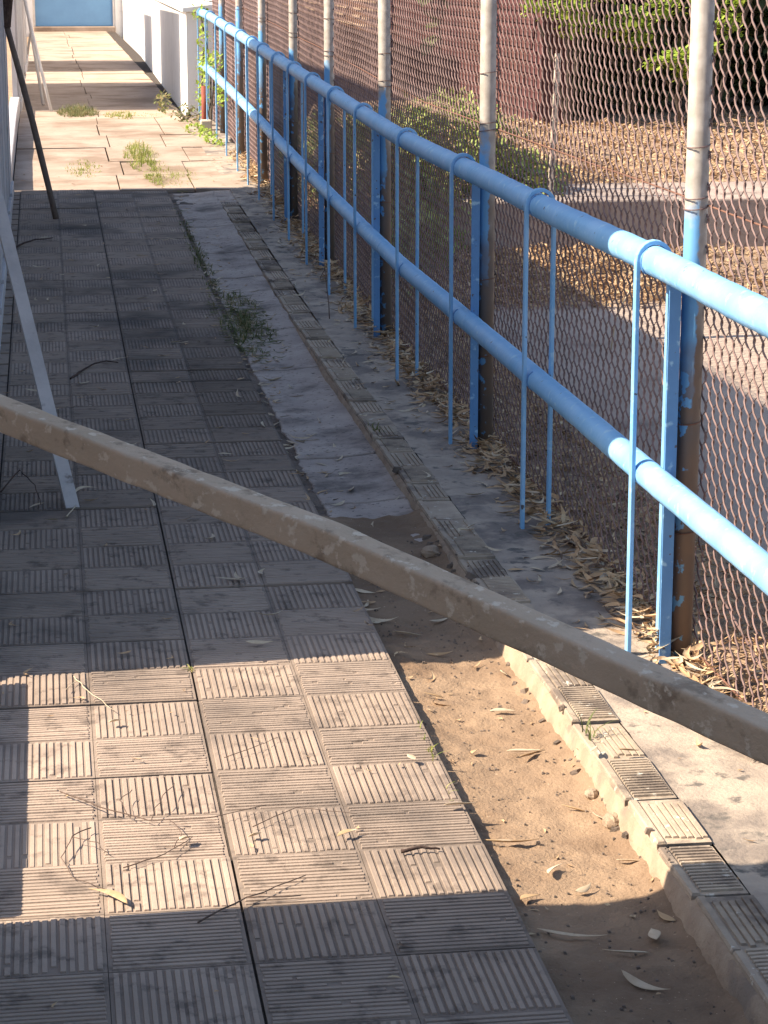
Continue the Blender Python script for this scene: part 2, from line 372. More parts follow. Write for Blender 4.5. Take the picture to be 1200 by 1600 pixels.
kb = MB(); kt = MB(); y = 2.6; k = 0; rs = random.Random(5)
while y < 15.4:
    L_ = .25 + rs.uniform(-.012, .012)
    if y > 12: L_ *= 1.6
    dz = rs.uniform(-.005, .005) + pz(y) + .03 * (1 - ss((y - 9) / 3)); dx = rs.uniform(-.004, .004); tn = rs.uniform(.85, 1.06)
    x0, x1 = 1.130 + dx, 1.240 + dx; g0, g1 = y + .006, y + L_ - .004
    Mx = Matrix.Translation(((x0 + x1) / 2, (g0 + g1) / 2, dz)) @ Matrix.Rotation(rs.uniform(-.015, .015), 4, 'Y') @ Matrix.Rotation(rs.uniform(-.012, .012), 4, 'X') @ Matrix.Rotation(rs.uniform(-.01, .01), 4, 'Z') @ Matrix.Translation((-(x0 + x1) / 2, -(g0 + g1) / 2, 0))
    kt.box(x0, x1, g0, g1, -.04, -.0035, tn, Mx)
    kind = k % 2; pl = rs.random() < .10
    if kind == 0:
        for i in range(6):
            if rs.random() < .12: continue
            a = x0 + .022 + i * .0148; kt.box(a + .001, a + .0125, g0 + .012 + rs.uniform(0, .02), g1 - .01 - rs.uniform(0, .02), -.004, .001, tn * rs.uniform(.95, 1.05), Mx, top=.001)
    elif not pl:
        for i in range(15):
            a = g0 + .012 + i * .0150; kt.box(x0 + .022, x1 - .006, a + .002, a + .0115, -.004, .001, tn * rs.uniform(.95, 1.05), Mx, top=.001)
    kt.box(x0 + .001, x0 + .018, g0 + .001, g1 - .001, -.0035, .001, tn, Mx, top=.002)
    y += L_; k += 1
struct(kt.build('kerb_tile_strip', M['curb'], tone=True))
# rough mortar haunch below the kerb strip, facing the trough
hb = MB(); ny = 500
for j in range(ny):
    yy = 2.6 + (15.4 - 2.6) * j / (ny - 1); nn = lambda a, s: noise.noise(Vector((a, yy * s, 0)))
    bulge = .010 + .012 * nn(1, 3) + .006 * nn(2, 17); bx = 1.128; lift = .03 * (1 - ss((yy - 9) / 3))
    for (dx, z) in ((.01, -.012), (-.002 - bulge * .3, -.016 + .004 * nn(8, 30)), (-.006 - bulge, -.065 + .006 * nn(4, 9)), (-.012 - bulge * 1.4, -.10), (-.02 - bulge * 1.5, -.17)):
        hb.v.append((bx + dx, yy, z + pz(yy) + lift))
for j in range(ny - 1):
    for i in range(4): hb.f.append((j * 5 + i, j * 5 + i + 1, (j + 1) * 5 + i + 1, (j + 1) * 5 + i))
struct(hb.build('kerb_haunch', M['haunch'], smooth=True))
def apz(x, y):
    edge = 1.53 + .03 * noise.noise(Vector((0, y * 3.1, 0)))
    z = pz(y) + .020 * (1 - ss((y - 9) / 3)) + .006 * noise.noise(Vector((x * 12, y * 12, 5))) + .003 * noise.noise(Vector((x * 40, y * 40, 5)))
    return z - .09 * ss((x - edge) / .04)
sheet('fence_apron', 1.243, 1.62, 2.6, 22.0, apz, M['apron'], .016, .03)
b4 = MB()
for i in range(5): b4.poly([(1.11, 15.3 + i * .17, pz(15.3 + i * .17) - .012), (1.26, 15.3 + i * .17, pz(15.3 + i * .17) - .008), (1.26, 15.465 + i * .17, pz(15.465 + i * .17) - .008), (1.11, 15.465 + i * .17, pz(15.465 + i * .17) - .012)], [(0, 1, 2, 3)])
struct(b4.build('kerb_end_patch', M['gutter']))
b3 = MB(); b3.box(1.1, 1.30, 2.6, 9.5, -.2, -.05); struct(b3.build('kerb_bedding', M['joint']))

# ------------------------------------------------------------------ beyond the fence: lane, retaining wall
sheet('lane', 1.95, 9.0, 3.0, 11.75, lambda x, y: -.028 + .02 * ss((x - 1.95) / .3) + .008 * noise.noise(Vector((x * 2, y * 2, 0))) - .08 * ss((y - 11.55 - .18 * noise.noise(Vector((x * 1.3, 4, 0)))) / .2) - .05 * (1 - ss((x - 1.95) / .15)), M['lane'], .08)
rw = MB()
x = 2.3
rs = random.Random(9)
while x < 13:
    w = 1.5
    rw.box(x, x + w - .006, 13.67, 14.75, -.25, .296 + rs.uniform(-.004, .004)); x += w
tag(rw.build('retaining_wall', M['retain'], bevel=.012), 'low concrete retaining wall with a flat sunlit top, behind the mesh fence below the leafy bank', 'retaining wall')

# ------------------------------------------------------------------ the long side wall on the left, in stretches with openings
WX = -.256
def wall_stretch(y0, y1, H, lean0, lean1, label, m, name='side_wall', base=0.0):
    """board wall; lean = dy/dz of each end"""
    w = thing(name, label, 'wall', 'stretches of the board wall on the left', (WX - .05, (y0 + y1) / 2, base))
    k = MB()
    pts = [(y0 , base - .15), (y1 , base - .15), (y1 + lean1 * (H + .15), H), (y0 + lean0 * (H + .15), H)]
    f = [(WX - .02, a, z) for a, z in pts]; r = [(WX - .07, a, z) for a, z in pts]
    k.poly(f + r, [(0, 1, 2, 3), (7, 6, 5, 4), (0, 4, 5, 1), (1, 5, 6, 2), (2, 6, 7, 3), (3, 7, 4, 0)])
    keep(k.build('backing_sheet', m), w)
    k = MB(); a = y0 + max(0, lean0 * H) + .03; e = y1 + min(0, lean1 * H) - .03; rs = random.Random(int(y0 * 10))
    while a < e - .1:
        ww = .15
        k.box(WX - .018, WX + .002 + rs.uniform(-.004, .004), a, a + ww * .62, base + .10 + pz(a) * (0 if base else 1), H - .02); a += ww
    keep(k.build('boards', m, bevel=.003), w)
    k = MB(); k.box(WX - .09, WX + .012, y0 + lean0 * H - .02, y1 + lean1 * H + .02, H + .001, H + .05); keep(k.build('coping', m, bevel=.006), w)
    k = MB()
    n2 = 12
    for i in range(n2):
        c0 = y0 + (y1 - y0) * i / n2; c1 = y0 + (y1 - y0) * (i + 1) / n2
        k.box(WX - .016, WX + .016, c0 + .002, c1 - .002, pz(c0) - .1, pz(c0) + .09)
    keep(k.build('skirting', M['sheet'], bevel=.004), w)
    return w
# the ends of the opening lean, so the lit patch runs slightly askew across the path
LN = .03 / TE; LF = .09 / TE
wall_stretch(-4.0, 3.945, 2.67, 0, LN, 'pale board wall stretch nearest the viewer, before the first opening', M['sheet'])
wall_stretch(5.425, 16.2, 2.67, LF, 0, 'long shaded pale board wall stretch beside the tiled path, behind the leaning poles', M['sheet'])
wall_stretch(23.3, 28.6, 2.57, 0, 0, 'pale board wall stretch beside the far slabs, between two gaps of sunlight', M['sheet'], base=.2)
wall_stretch(31.6, 35.1, 2.45, 0, 0, 'farthest pale board wall stretch, short of the blue gate', M['sheet'], base=.2)
pl = MB(); pl.box(WX - .09, WX - .002, 3.98, 5.40, -.1, .155)
tag(pl.build('low_plinth', M['sheet'], bevel=.01), 'low pale plinth under the near opening of the board wall', 'plinth')
pl = MB()
q = [(16.23, pz(16.23)), (20.75, .27), (23.28, .27)]
pl.poly([(x_, y_, z_ + dz_) for x_ in (WX - .09, WX - .002) for y_, z_ in q for dz_ in (-.2, .135)],
        [(0, 1, 3, 2), (2, 3, 5, 4), (6, 8, 9, 7), (8, 10, 11, 9), (1, 7, 9, 3), (3, 9, 11, 5), (0, 6, 7, 1), (4, 5, 11, 10)])
tag(pl.build('low_plinth', M['sheet'], bevel=.01), 'low pale plinth along the sunlit slabs, left of the yellow grass', 'plinth')

# ------------------------------------------------------------------ far end: blue gate in a white wall, white wall on the right
ew = thing('end_wall', 'white wall closing the far end of the path around the blue gate', 'wall', None, (.7, 50.2, .27))
k = MB(); k.box(-6, -.22, 50, 50.3, 0, 3.2); k.box(1.50, 6, 50, 50.3, 0, 3.2); k.box(-.22, 1.50, 50, 50.3, 2.9, 3.2); keep(k.build('wall', M['white']), ew)
k = MB(); k.box(-.22, 1.50, 49.96, 50.3, .1, .37); keep(k.build('threshold', M['slab'], bevel=.02), ew)
gt = thing('gate', 'flat blue sheet metal gate at the far end of the path', 'gate', None, (.64, 50.1, .372))
k = MB(); k.box(-.21, 1.49, 50.08, 50.14, .375, 2.88); keep(k.build('panel', M['gate'], bevel=.01), gt)
for a in (-.215, 1.45):
    k = MB(); k.box(a, a + .045, 50.03, 50.075, .375, 2.88); keep(k.build('gate_frame', M['polew']), gt)
rwt = thing('white_wall', 'bright white plastered wall on the right past the end of the blue handrail', 'wall', None, (1.45, 30, .25))
k = MB()
k.poly([(1.31, 21.9, .1), (1.60, 21.9, .1), (1.95, 49.9, .1), (1.66, 49.9, .1), (1.31, 21.9, 1.24), (1.60, 21.9, 1.24), (1.95, 49.9, 1.24), (1.66, 49.9, 1.24)],
       [(4, 5, 6, 7), (0, 1, 5, 4), (1, 2, 6, 5), (2, 3, 7, 6), (3, 0, 4, 7)])
keep(k.build('wall', M['white']), rwt)
k = MB(); k.poly([(1.27, 21.86, 1.243), (1.64, 21.86, 1.243), (1.99, 49.9, 1.243), (1.62, 49.9, 1.243), (1.27, 21.86, 1.29), (1.64, 21.86, 1.33), (1.99, 49.9, 1.33), (1.62, 49.9, 1.29)],
       [(3, 2, 1, 0), (4, 5, 6, 7), (0, 1, 5, 4), (1, 2, 6, 5), (2, 3, 7, 6), (3, 0, 4, 7)])
keep(k.build('coping', M['white'], bevel=.01), rwt)
k = MB(); k.poly([(1.56, 22.4, 1.334), (1.63, 22.4, 1.334), (1.98, 49.9, 1.334), (1.91, 49.9, 1.334), (1.56, 22.4, 2.9), (1.63, 22.4, 2.9), (1.98, 49.9, 2.9), (1.91, 49.9, 2.9)],
       [(4, 5, 6, 7), (0, 1, 5, 4), (1, 2, 6, 5), (2, 3, 7, 6), (3, 0, 4, 7)])
keep(k.build('upper_wall', M['white']), rwt)

# ------------------------------------------------------------------ maroon wall beyond the fence
mw = thing('maroon_wall', 'tall dark maroon brick wall beyond the mesh fence, behind the bush', 'wall', None, (4.1, 34, 0))
k = MB(); k.box(4.0, 4.25, 18.7, 27.4, -.3, 3.7); keep(k.build('brickwork', M['brick']), mw)
k = MB(); z = -.2; rs = random.Random(2)
while z < 3.65:
    off = rs.uniform(0, .3); yy = 18.72 + off
    while yy < 27.0:
        ln = .39; k.box(3.985 - rs.uniform(0, .006), 3.9995, yy, yy + ln - .015, z, z + .085); yy += ln
    z += .1
keep(k.build('brick_face', M['brick']), mw)

bw = thing('brick_wall', 'tan brown raked brick wall far behind the mesh, beyond the maroon wall', 'wall', None, (4.1, 42, 0))
k = MB(); k.box(4.0, 4.25, 27.41, 62, -.3, 3.9); keep(k.build('brickwork', M['bbrick']), bw)
k = MB(); z = -.2; rs = random.Random(6)
while z < 3.85:
    yy = 27.43 + rs.uniform(0, .3)
    while yy < 60:
        ln = rs.uniform(.25, .9); h_ = rs.uniform(.014, .034); zz = z + rs.uniform(-.012, .012)
        if rs.random() < .86: k.box(4.0 - rs.uniform(.012, .035), 3.9995, yy, yy + ln - .01, zz, zz + h_)
        yy += ln
    z += .1
keep(k.build('mortar_ledges', M['ledge']), bw)

# ------------------------------------------------------------------ handrail
HY = [2.75, 4.1, 5.37, 6.68, 7.97, 9.25, 10.56, 11.59, 12.61, 13.55, 14.48, 15.49, 16.33, 17.24, 18.29, 19.32, 20.46, 21.5]
def rz(y): return 1.0 + pz(y) * (.9)
def rl(y): return .478 + pz(y) * .95 + (.04 * ss((y - 12) / 6))
RX = 1.432
hr = thing('handrail', 'blue painted two-pipe handrail with bent hoops along the path', 'handrail', None, (RX, 12, .05))
ysr = [.6 + .053 * q for q in range(400)]
k = MB(); k.tube([(RX + .004 * noise.noise(Vector((y, 0, 0))), y, rz(y) + .004 * noise.noise(Vector((0, y, 0)))) for y in ysr], .036, 28, jit=.0016); keep(k.build('top_rail', M['blue'], smooth=True), hr)
k = MB(); k.tube([(RX + .004 * noise.noise(Vector((y, 3, 0))), y, rl(y)) for y in ysr], .034, 28, jit=.0016); keep(k.build('lower_rail', M['blue'], smooth=True), hr)
jy = [9.9, 13.2, 16.0, 18.8]
for i, y in enumerate([1.4] + HY):
    k = MB(); sp_ = .0405; zt = rz(y); base = pz(y) - .03
    lean = .006 * math.sin(i * 2.1)
    leg = [(RX - sp_, y + lean, base), (RX - sp_, y, zt - .01)]
    sp_ = .042; arc = [(RX - sp_ * math.cos(a), y + .004 * a, zt + .001 + .045 * math.sin(a)) for a in [math.pi * q / 10 for q in range(0, 11)]]
    ey = y + .02
    pts = [leg[0]] + arc + [(RX + sp_ + .003, ey, zt - .08), (RX + sp_ + .006, ey + .02, base)]
    k.tube(pts, 1, 8, flat=(.0115, .0115)) if False else None
    # flat bar swept round the pipe: width along y, thickness outward
    hw, th = .0125, .0055
    V0 = []
    for q, p in enumerate(pts):
        p = Vector(p); tn = (Vector(pts[min(q + 1, len(pts) - 1)]) - Vector(pts[max(q - 1, 0)])).normalized()
        nrm = Vector((tn.z, 0, -tn.x)).normalized()
        for (a, c) in ((-1, -1), (1, -1), (1, 1), (-1, 1)): V0.append(p + Vector((0, 1, 0)) * hw * a + nrm * th * c)
    F = [(q * 4 + j, q * 4 + (j + 1) % 4, (q + 1) * 4 + (j + 1) % 4, (q + 1) * 4 + j) for q in range(len(pts) - 1) for j in range(4)] + [(3, 2, 1, 0), tuple(len(pts) * 4 - 4 + j for j in range(4))]
    k.poly(V0, F)
    keep(k.build('hoop', M['blue'], bevel=.002), hr)
for y in HY[1:10]:
    for (zc, rr) in ((rl(y), .033), (rz(y), .035)):
        k = MB(); n2 = 9
        k.tube([(RX - rr * math.cos(a), y - .013 - .0015 * math.sin(a * 9), zc + rr * math.sin(a)) for a in [-.9 + 1.9 * q / n2 for q in range(n2 + 1)]], [.003 + .0014 * abs(math.sin(q * 2.3)) for q in range(n2 + 1)], 6, jit=.001)
        keep(k.build('weld_bead', M['blue2'], smooth=True), hr)
# collars on the lower rail, where pipe lengths join
for y in jy:
    k = MB(); k.tube([(RX, y - .02, rl(y - .02)), (RX, y + .02, rl(y + .02))], .0345, 20); keep(k.build('pipe_collar', M['blue'], smooth=False, bevel=.002), hr)

# ------------------------------------------------------------------ chain-link fence
PY = [1.45, 5.3, 7.9, 10.35, 12.49, 14.35, 16.31, 18.24, 20.16]
FX = 1.505
cf = thing('chain_link_fence', 'rusty chain link mesh fence on pipe posts behind the blue handrail', 'fence', None, (FX, 12, .05))
for i, y in enumerate(PY):
    k = MB(); r = .0275 if i < 5 else .026; dx = .012 * math.sin(i * 1.7)
    k.tube([(FX, y, pz(y) - .05), (FX + dx * .5, y, pz(y) + .8), (FX + dx, y + .01, pz(y) + 2.5)], r, 20)
    p = keep(k.build('post', M['post'], smooth=True), cf)
    for zz in (.35, .62, 1.135, 1.16, 1.28 if i % 2 else 1.33):
        k = MB(); n = 18
        pts = [(FX + dx * zz / 2.5 + (r + .0015) * math.cos(2 * math.pi * q / n), y + (r + .0015) * math.sin(2 * math.pi * q / n), pz(y) + zz + .004 * math.sin(2 * math.pi * q / n + i)) for q in range(n + 1)]
        k.tube(pts, .0016, 5, cap=False); tb = k.build('tie_wire', M['rust'] if zz < 1 else M['wire'])
        tb.parent = p; tb.matrix_parent_inverse = Matrix.Identity(4)
# flat blue bars wired beside the first posts
for y in PY[1:6]:
    k = MB(); xa, xb, ya, yb, za, zb = FX - .062, FX - .033, y - .036, y + .030, pz(y) - .03, rz(y) - .03
    q = [(xa, ya), (xb, ya), (xb, yb), (xb - .005, yb), (xb - .005, ya + .005), (xa, ya + .005)]
    k.poly([(a, c, za) for a, c in q] + [(a, c, zb) for a, c in q], [(i, (i + 1) % 6, (i + 1) % 6 + 6, i + 6) for i in range(6)] + [(5, 4, 3, 2, 1, 0), (6, 7, 8, 9, 10, 11)])
    keep(k.build('angle_bar', M['blue2'], bevel=.001), cf)
CW, CH = .0325, .037
FM = 1.541
v = []; f = []
y = 2.6; wi = 0
wr = .0022
while y < 21.8:
    z0 = pz(y) + .0; nhalf = int(2.3 / CH); b = len(v); first = True; fine = y < 11
    ph_ = [(0, 1.0), (.18, .80), (.5, 0), (.82, -.80)] if fine else [(0, 1.0), (.5, 0)]
    for s_i in range(nhalf):
        for (u, amp) in ph_:
            sg = 1 if (s_i + wi) % 2 == 0 else -1
            z = z0 + (s_i + u) * CH
            yy = y + sg * amp * CW * .57 + .004 * noise.noise(Vector((y * 2, z * 3, 2)))
            # strokes rising one way run in front, the others behind, as in woven mesh
            xx = FM + .014 * noise.noise(Vector((y * 1.1, z * 1.3, 0))) + sg * .0042 * math.sin(math.pi * u)
            zz = z + .006 * noise.noise(Vector((y * 2, z * 3, 9)))
            v += [(xx - wr, yy, zz - wr * .6), (xx, yy - wr, zz + wr * .6), (xx + wr, yy, zz + wr * .6), (xx, yy + wr, zz - wr * .6)]
            if not first:
                o1 = len(v) - 4; o0 = o1 - 4
                f += [(o0 + j, o0 + (j + 1) % 4, o1 + (j + 1) % 4, o1 + j) for j in range(4)]
            first = False
    y += CW; wi += 1
k = MB(); k.v = v; k.f = f; k.tone = [1] * len(f)
keep(k.build('mesh_panel', M['wire']), cf)
for zz in (.045, 1.14, 2.1):
    k = MB(); k.tube([(FM - .004, yy / 2, pz(yy / 2) + zz + .012 * noise.noise(Vector((yy / 3, zz, 0)))) for yy in range(5, 44)], .0024, 6); keep(k.build('tension_wire', M['rust']), cf)

# ------------------------------------------------------------------ leaning poles and the bar across the front
def rod(name, pts, r, m, label, cat, n=14, jit=0, sub=1, flat=None, sq=None):
    P = [Vector(p) for p in pts]; Q = []
    for a, c in zip(P[:-1], P[1:]):
        for i in range(sub): Q.append(a.lerp(c, i / sub))
    Q.append(P[-1])
    k = MB(); k.tube(Q, r, n, jit=jit, flat=flat, sq=sq); o = k.build(name, m, smooth=flat is None or n > 4, origin=Q[0])
    return tag(o, label, cat)
d = Vector((.83, -1.0, -.19)); p0 = Vector((-.08, 3.29, 1.07)); p1 = Vector((.75, 2.29, .88))
mid = (p0 + p1) / 2 + Vector((0, 0, .016))
bar = rod('leaning_bar', [p0 - d * .20, p0, mid, p1, p1 + d * .93], .0205, M['bar'], 'long flaking tan-brown square bar slanting across the whole view in front of the path', 'bar', n=48, jit=.0012, sub=60, sq=14)
bar.modifiers.new('s', 'SUBSURF').levels = 0
a = Vector((.04, 7.23, 0)); c = Vector((-.171, 8.1, .862)); e = a + (c - a) * 1.27
rod('leaning_board', [a, e], 1, M['board'], 'narrow pale grey flat board leaning on the side wall, nearest of the leaning poles', 'board', n=4, flat=(.010, .031), sub=6)
a = Vector((.038, 14.7, .12)); c = Vector((-.238, 14.9, 1.35)); e = a + (c - a) * .97
rod('leaning_pole', [a, (a + e) / 2 + Vector((.008, 0, 0)), e], [.019] * 11, M['poled'], 'thin dark brown wooden pole leaning on the side wall at the edge of the sunlight', 'pole', n=10, jit=.004, sub=5)
e2 = c + Vector((.03, -.02, .06))
k = MB(); rs = random.Random(4)
for i in range(70):
    th = rs.uniform(0, 6.28); r0 = rs.uniform(0, .02); b0 = Vector((-.225 + r0 * math.cos(th), 14.88 + r0 * math.sin(th), 1.30)); k.tube([b0, b0 + Vector((rs.uniform(-.012, .03), rs.uniform(-.03, .03), rs.uniform(.18, .3)))], .004, 4)
tag(k.build('broom_head', M['twig']), 'dark bristly broom head at the top of the thin brown pole', 'broom head')
rod('leaning_pole', [(.047, 23.2, .26), (-.2, 23.75, 1.42)], .016, M['polew'], 'thin white pole leaning on the wall beyond the green grass, foot on the slabs', 'pole', n=10)
rod('leaning_pole', [(-.03, 23.75, .3), (-.2, 24.35, 1.5)], .016, M['polew'], 'second thin white pole right behind the first at the far wall', 'pole', n=10)
rod('fence_picket', [(3.04, 13.9, .29), (3.073, 13.9, 1.16)], 1, M['stone'], 'slim pale square post standing on the retaining wall behind the mesh', 'post', n=4, flat=(.022, .022), sub=8, jit=.004)
rod('red_stub_post', [(1.40, 20.9, .2), (1.40, 20.9, .62)], .028, M['redpost'], 'short red painted stub post by the far end of the handrail', 'post', n=12)
k = MB(); k.box(1.33, 1.43, 20.4, 20.52, pz(20.4) - .01, pz(20.4) + .09); tag(k.build('concrete_block', M['stone'], bevel=.012), 'small pale concrete block among weeds at the foot of the far handrail', 'block')

# ------------------------------------------------------------------ leaves, twigs, bark
def leaf_geo(mb, loc, yaw, L=.10, Wd=.016, bend=.35, curl=.3, tilt=(0, 0), roll=0, n=7, lift=.002):
    """eucalyptus leaf: long, curved, V-folded and curling"""
    Mx = Matrix.Translation(loc) @ Matrix.Rotation(yaw, 4, 'Z') @ Matrix.Rotation(tilt[0], 4, 'Y') @ Matrix.Rotation(tilt[1] + roll, 4, 'X')
    pts = []
    for i in range(n + 1):
        u = i / n; w = Wd * math.sin(math.pi * min(1, u * 1.02) ** .8) * (1 - .25 * u) + .0006
        x = (u - .5) * L; yb = bend * L * (u - .5) ** 2 * 1.6; z = lift + curl * L * (u - .5) ** 2
        pts += [Mx @ Vector((x, yb - w / 2, z + w * .25)), Mx @ Vector((x, yb, z)), Mx @ Vector((x, yb + w / 2, z + w * .25))]
    F = []
    for i in range(n):
        for j in (0, 1): F.append((i * 3 + j, i * 3 + j + 1, (i + 1) * 3 + j + 1, (i + 1) * 3 + j))
    mb.poly(pts, F)
def floor_z(x, y):
    if x < .80: return pz(y) + .002
    if x < 1.128: return trough(x, y) if y < 6.7 else pz(y) - .02
    if x < 1.243: return pz(y) + .003 + .03 * (1 - ss((y - 9) / 3))
    if x < 1.62: return apz(x, y)
    if 2.3 < x < 13 and 13.67 < y < 14.75: return .302
    if x > 1.95 and y < 11.7: return -.008
    return gzf(x, y)
LV = [ # x, y, yaw, length, width, label
 (.075, 4.04, 2.3, .105, .017, 'curled pale leaf on the tiles at the lower left, at the edge of the shade'),
 (.224, 4.30, .7, .035, .02, 'small torn cream leaf on the sunlit tiles beside the thin twigs'),
 (.365, 4.30, .3, .03, .018, 'small crumpled cream leaf just right of the main tile joint'),
 (.545, 4.29, .5, .055, .014, 'little folded tan leaf on the sunlit tiles two squares right of the joint'),
 (.109, 5.05, .4, .032, .018, 'small dark curled leaf on the upper part of the sunlit tiles'),
 (.492, 5.63, .2, .075, .014, 'dull leaf on the shaded tiles just above the sunlight edge'),
 (.877, 4.27, -.1, .115, .018, 'long straw-yellow leaf in the dirt trough close to the lower shade edge'),
 (.795, 4.41, .15, .07, .015, 'straw leaf against the tile edge in the sunlit trough'),
 (1.085, 4.39, 2.2, .05, .012, 'short bent leaf in the trough under the kerb, lower of two'),
 (1.045, 4.46, 2.5, .055, .012, 'short straw leaf in the trough left of the bent leaf'),
 (1.096, 4.16, -.2, .06, .011, 'thin cream leaf lying just above the shadow curve in the trough'),
 (1.02, 4.83, .3, .10, .017, 'pale curled leaf in the middle of the sunlit trough, the larger of a crossed pair'),
 (1.03, 4.80, .7, .09, .015, 'pale leaf crossing under the larger curled leaf in the sunlit trough'),
 (1.02, 5.10, 0, .065, .011, 'narrow cream leaf in the upper middle of the sunlit trough'),
 (1.075, 5.40, 1.7, .045, .016, 'small upright tan leaf near the top of the sunlit trough'),
 (.91, 4.84, 1.2, .03, .02, 'tiny cream leaf fragment in the sunlit trough near the tile edge'),
 (.74, 4.71, 1.9, .04, .016, 'cream leaf sticking out at the jagged tile edge over the trough'),
 (1.05, 3.80, 1.45, .075, .026, 'broad whitish leaf lying upright in the shaded trough at the bottom'),
 (1.09, 3.88, 2.0, .055, .014, 'folded white leaf above the broad whitish leaf in the shade'),
 (.90, 3.83, -.35, .13, .013, 'long thin curved grey leaf in the shaded trough'),
 (.975, 3.60, -.8, .10, .016, 'grey leaf at the very bottom edge of the photo in the trough'),
 (.855, 4.00, .5, .05, .018, 'white leaf beside the tile edge just under the shade line'),
 (.97, 4.03, .6, .045, .014, 'dull small leaf in the shaded trough under the long straw leaf'),
 (.90, 5.80, -.2, .08, .014, 'pale curved leaf in the shaded trough beyond the brown bar'),
 (.955, 5.60, -.1, .07, .010, 'thin pale leaf in the shaded trough just beyond the sunlight'),
 (.965, 7.42, 1.3, .10, .020, 'whitish leaf standing out on the grey gutter slab'),
 (.947, 6.80, 1.0, .08, .016, 'pale leaf in the gutter gap above the brown bar'),
 (1.20, 4.60, .1, .05, .013, 'small dry leaf on top of the sunlit kerb'),
 (.93, 4.12, .9, .07, .013, 'slim pale leaf in the shaded trough left of the folded white leaf'),
 (1.13, 4.62, 1.1, .06, .014, 'tan leaf leaning on the foot of the sunlit kerb, near the green blades'),
 (.88, 5.25, 2.6, .05, .012, 'small tan leaf on the dirt near the tile edge, upper sunlit trough'),
 (.98, 3.74, 2.9, .085, .012, 'thin brown-grey leaf between the long curved leaf and the photo bottom'),
 (1.36, 4.95, -.5, .09, .012, 'thin tan leaf on the pale sunlit concrete below the bar'),
]
for i, (x, y, a, L_, w, lab) in enumerate(LV):
    k = MB(); rs = random.Random(i)
    leaf_geo(k, (0, 0, 0), a, L_, w, rs.uniform(-.4, .4), rs.uniform(.0, .22), (rs.uniform(-.15, .15), 0), rs.uniform(-.6, .6), n=10, lift=.006)
    o = k.build('fallen_leaf', M['leafp'] if i % 3 else M['leaf'], smooth=True); o.location = (x, y, floor_z(x, y) + .002)
    sd = o.modifiers.new('thick', 'SOLIDIFY'); sd.thickness = .0008
    tag(o, lab, 'leaf', 'single fallen leaves on the path and in the trough')
rs = random.Random(21)
k = MB()
for i in range(2600):                      # drifts along the foot of the fence
    y = 4.55 + (rs.random() ** 1.15) * 14; 
    if 4.55 < y < 5.05 and rs.random() < .6: continue
    x = 1.50 + rs.gauss(0, .045) + .05 * noise.noise(Vector((y * 1.4, 0, 0)))
    if x > 1.60 or x < 1.36: continue
    leaf_geo(k, (x, y, floor_z(min(x, 1.5), y) + rs.random() ** 2 * .05 * ss((x - 1.38) / .1)), rs.uniform(0, 6.3), rs.uniform(.05, .11), rs.uniform(.010, .02), rs.uniform(-.9, .9), rs.uniform(-.3, .9), (rs.uniform(-.4, .4), rs.uniform(-.6, .6)), n=5)
tag(k.build('leaf_litter', M['litter'], smooth=True), 'drift of dry brown leaves along the foot of the mesh fence', 'leaf litter', kind='stuff')
k = MB()
for i in range(520):                      # bleached leaves among the browner ones
    if i < 320: y = 4.9 + rs.random() ** 1.3 * 12; x = min(1.56, max(1.34, 1.47 + rs.gauss(0, .055)))
    elif i < 440: y = 5.8 + rs.random() * 7; x = rs.choice([rs.uniform(.80, .92), rs.uniform(.8, 1.12)])
    else: y = 5.8 + rs.random() * 9; x = rs.choice([rs.uniform(-.2, .78), rs.uniform(1.14, 1.4)])
    leaf_geo(k, (x, y, floor_z(x, y) + (.02 + rs.random() * .03 if x > 1.44 else .003)), rs.uniform(0, 6.3), rs.uniform(.045, .10), rs.uniform(.009, .016), rs.uniform(-.7, .7), rs.uniform(0, .7), (rs.uniform(-.15, .15), rs.uniform(-.5, .5)), n=5)
tag(k.build('bleached_leaves', M['leafp'], smooth=True), 'bleached curled leaves scattered in the gutter and along the fence foot', 'leaf litter', kind='stuff')
k = MB()
for i in range(420):                      # loose bits on path, gutter and apron
    y = 5.2 + rs.random() * 13; x = rs.choice([rs.uniform(-.2, .78), rs.uniform(.8, .9), rs.uniform(.78, 1.12), rs.uniform(1.15, 1.4), rs.uniform(1.3, 1.45), rs.uniform(.78, .92)])
    leaf_geo(k, (x, y, floor_z(x, y) + .001), rs.uniform(0, 6.3), rs.uniform(.02, .07), rs.uniform(.006, .012), rs.uniform(-.9, .9), rs.uniform(.1, .8), (0, rs.uniform(-.4, .4)), n=4)
for i in range(60):
    y = 3.5 + rs.random() * 1.9; x = rs.choice([rs.uniform(-.2, .78), rs.uniform(.8, 1.12), rs.uniform(1.3, 1.45)])
    leaf_geo(k, (x, y, floor_z(x, y) + .001), rs.uniform(0, 6.3), rs.uniform(.01, .03), rs.uniform(.004, .008), rs.uniform(-.9, .9), rs.uniform(.1, .8), (0, rs.uniform(-.4, .4)), n=3)
tag(k.build('leaf_scraps', M['litter'], smooth=True), 'loose leaf scraps scattered over tiles, gutter and kerb', 'leaf litter', kind='stuff')
k = MB()
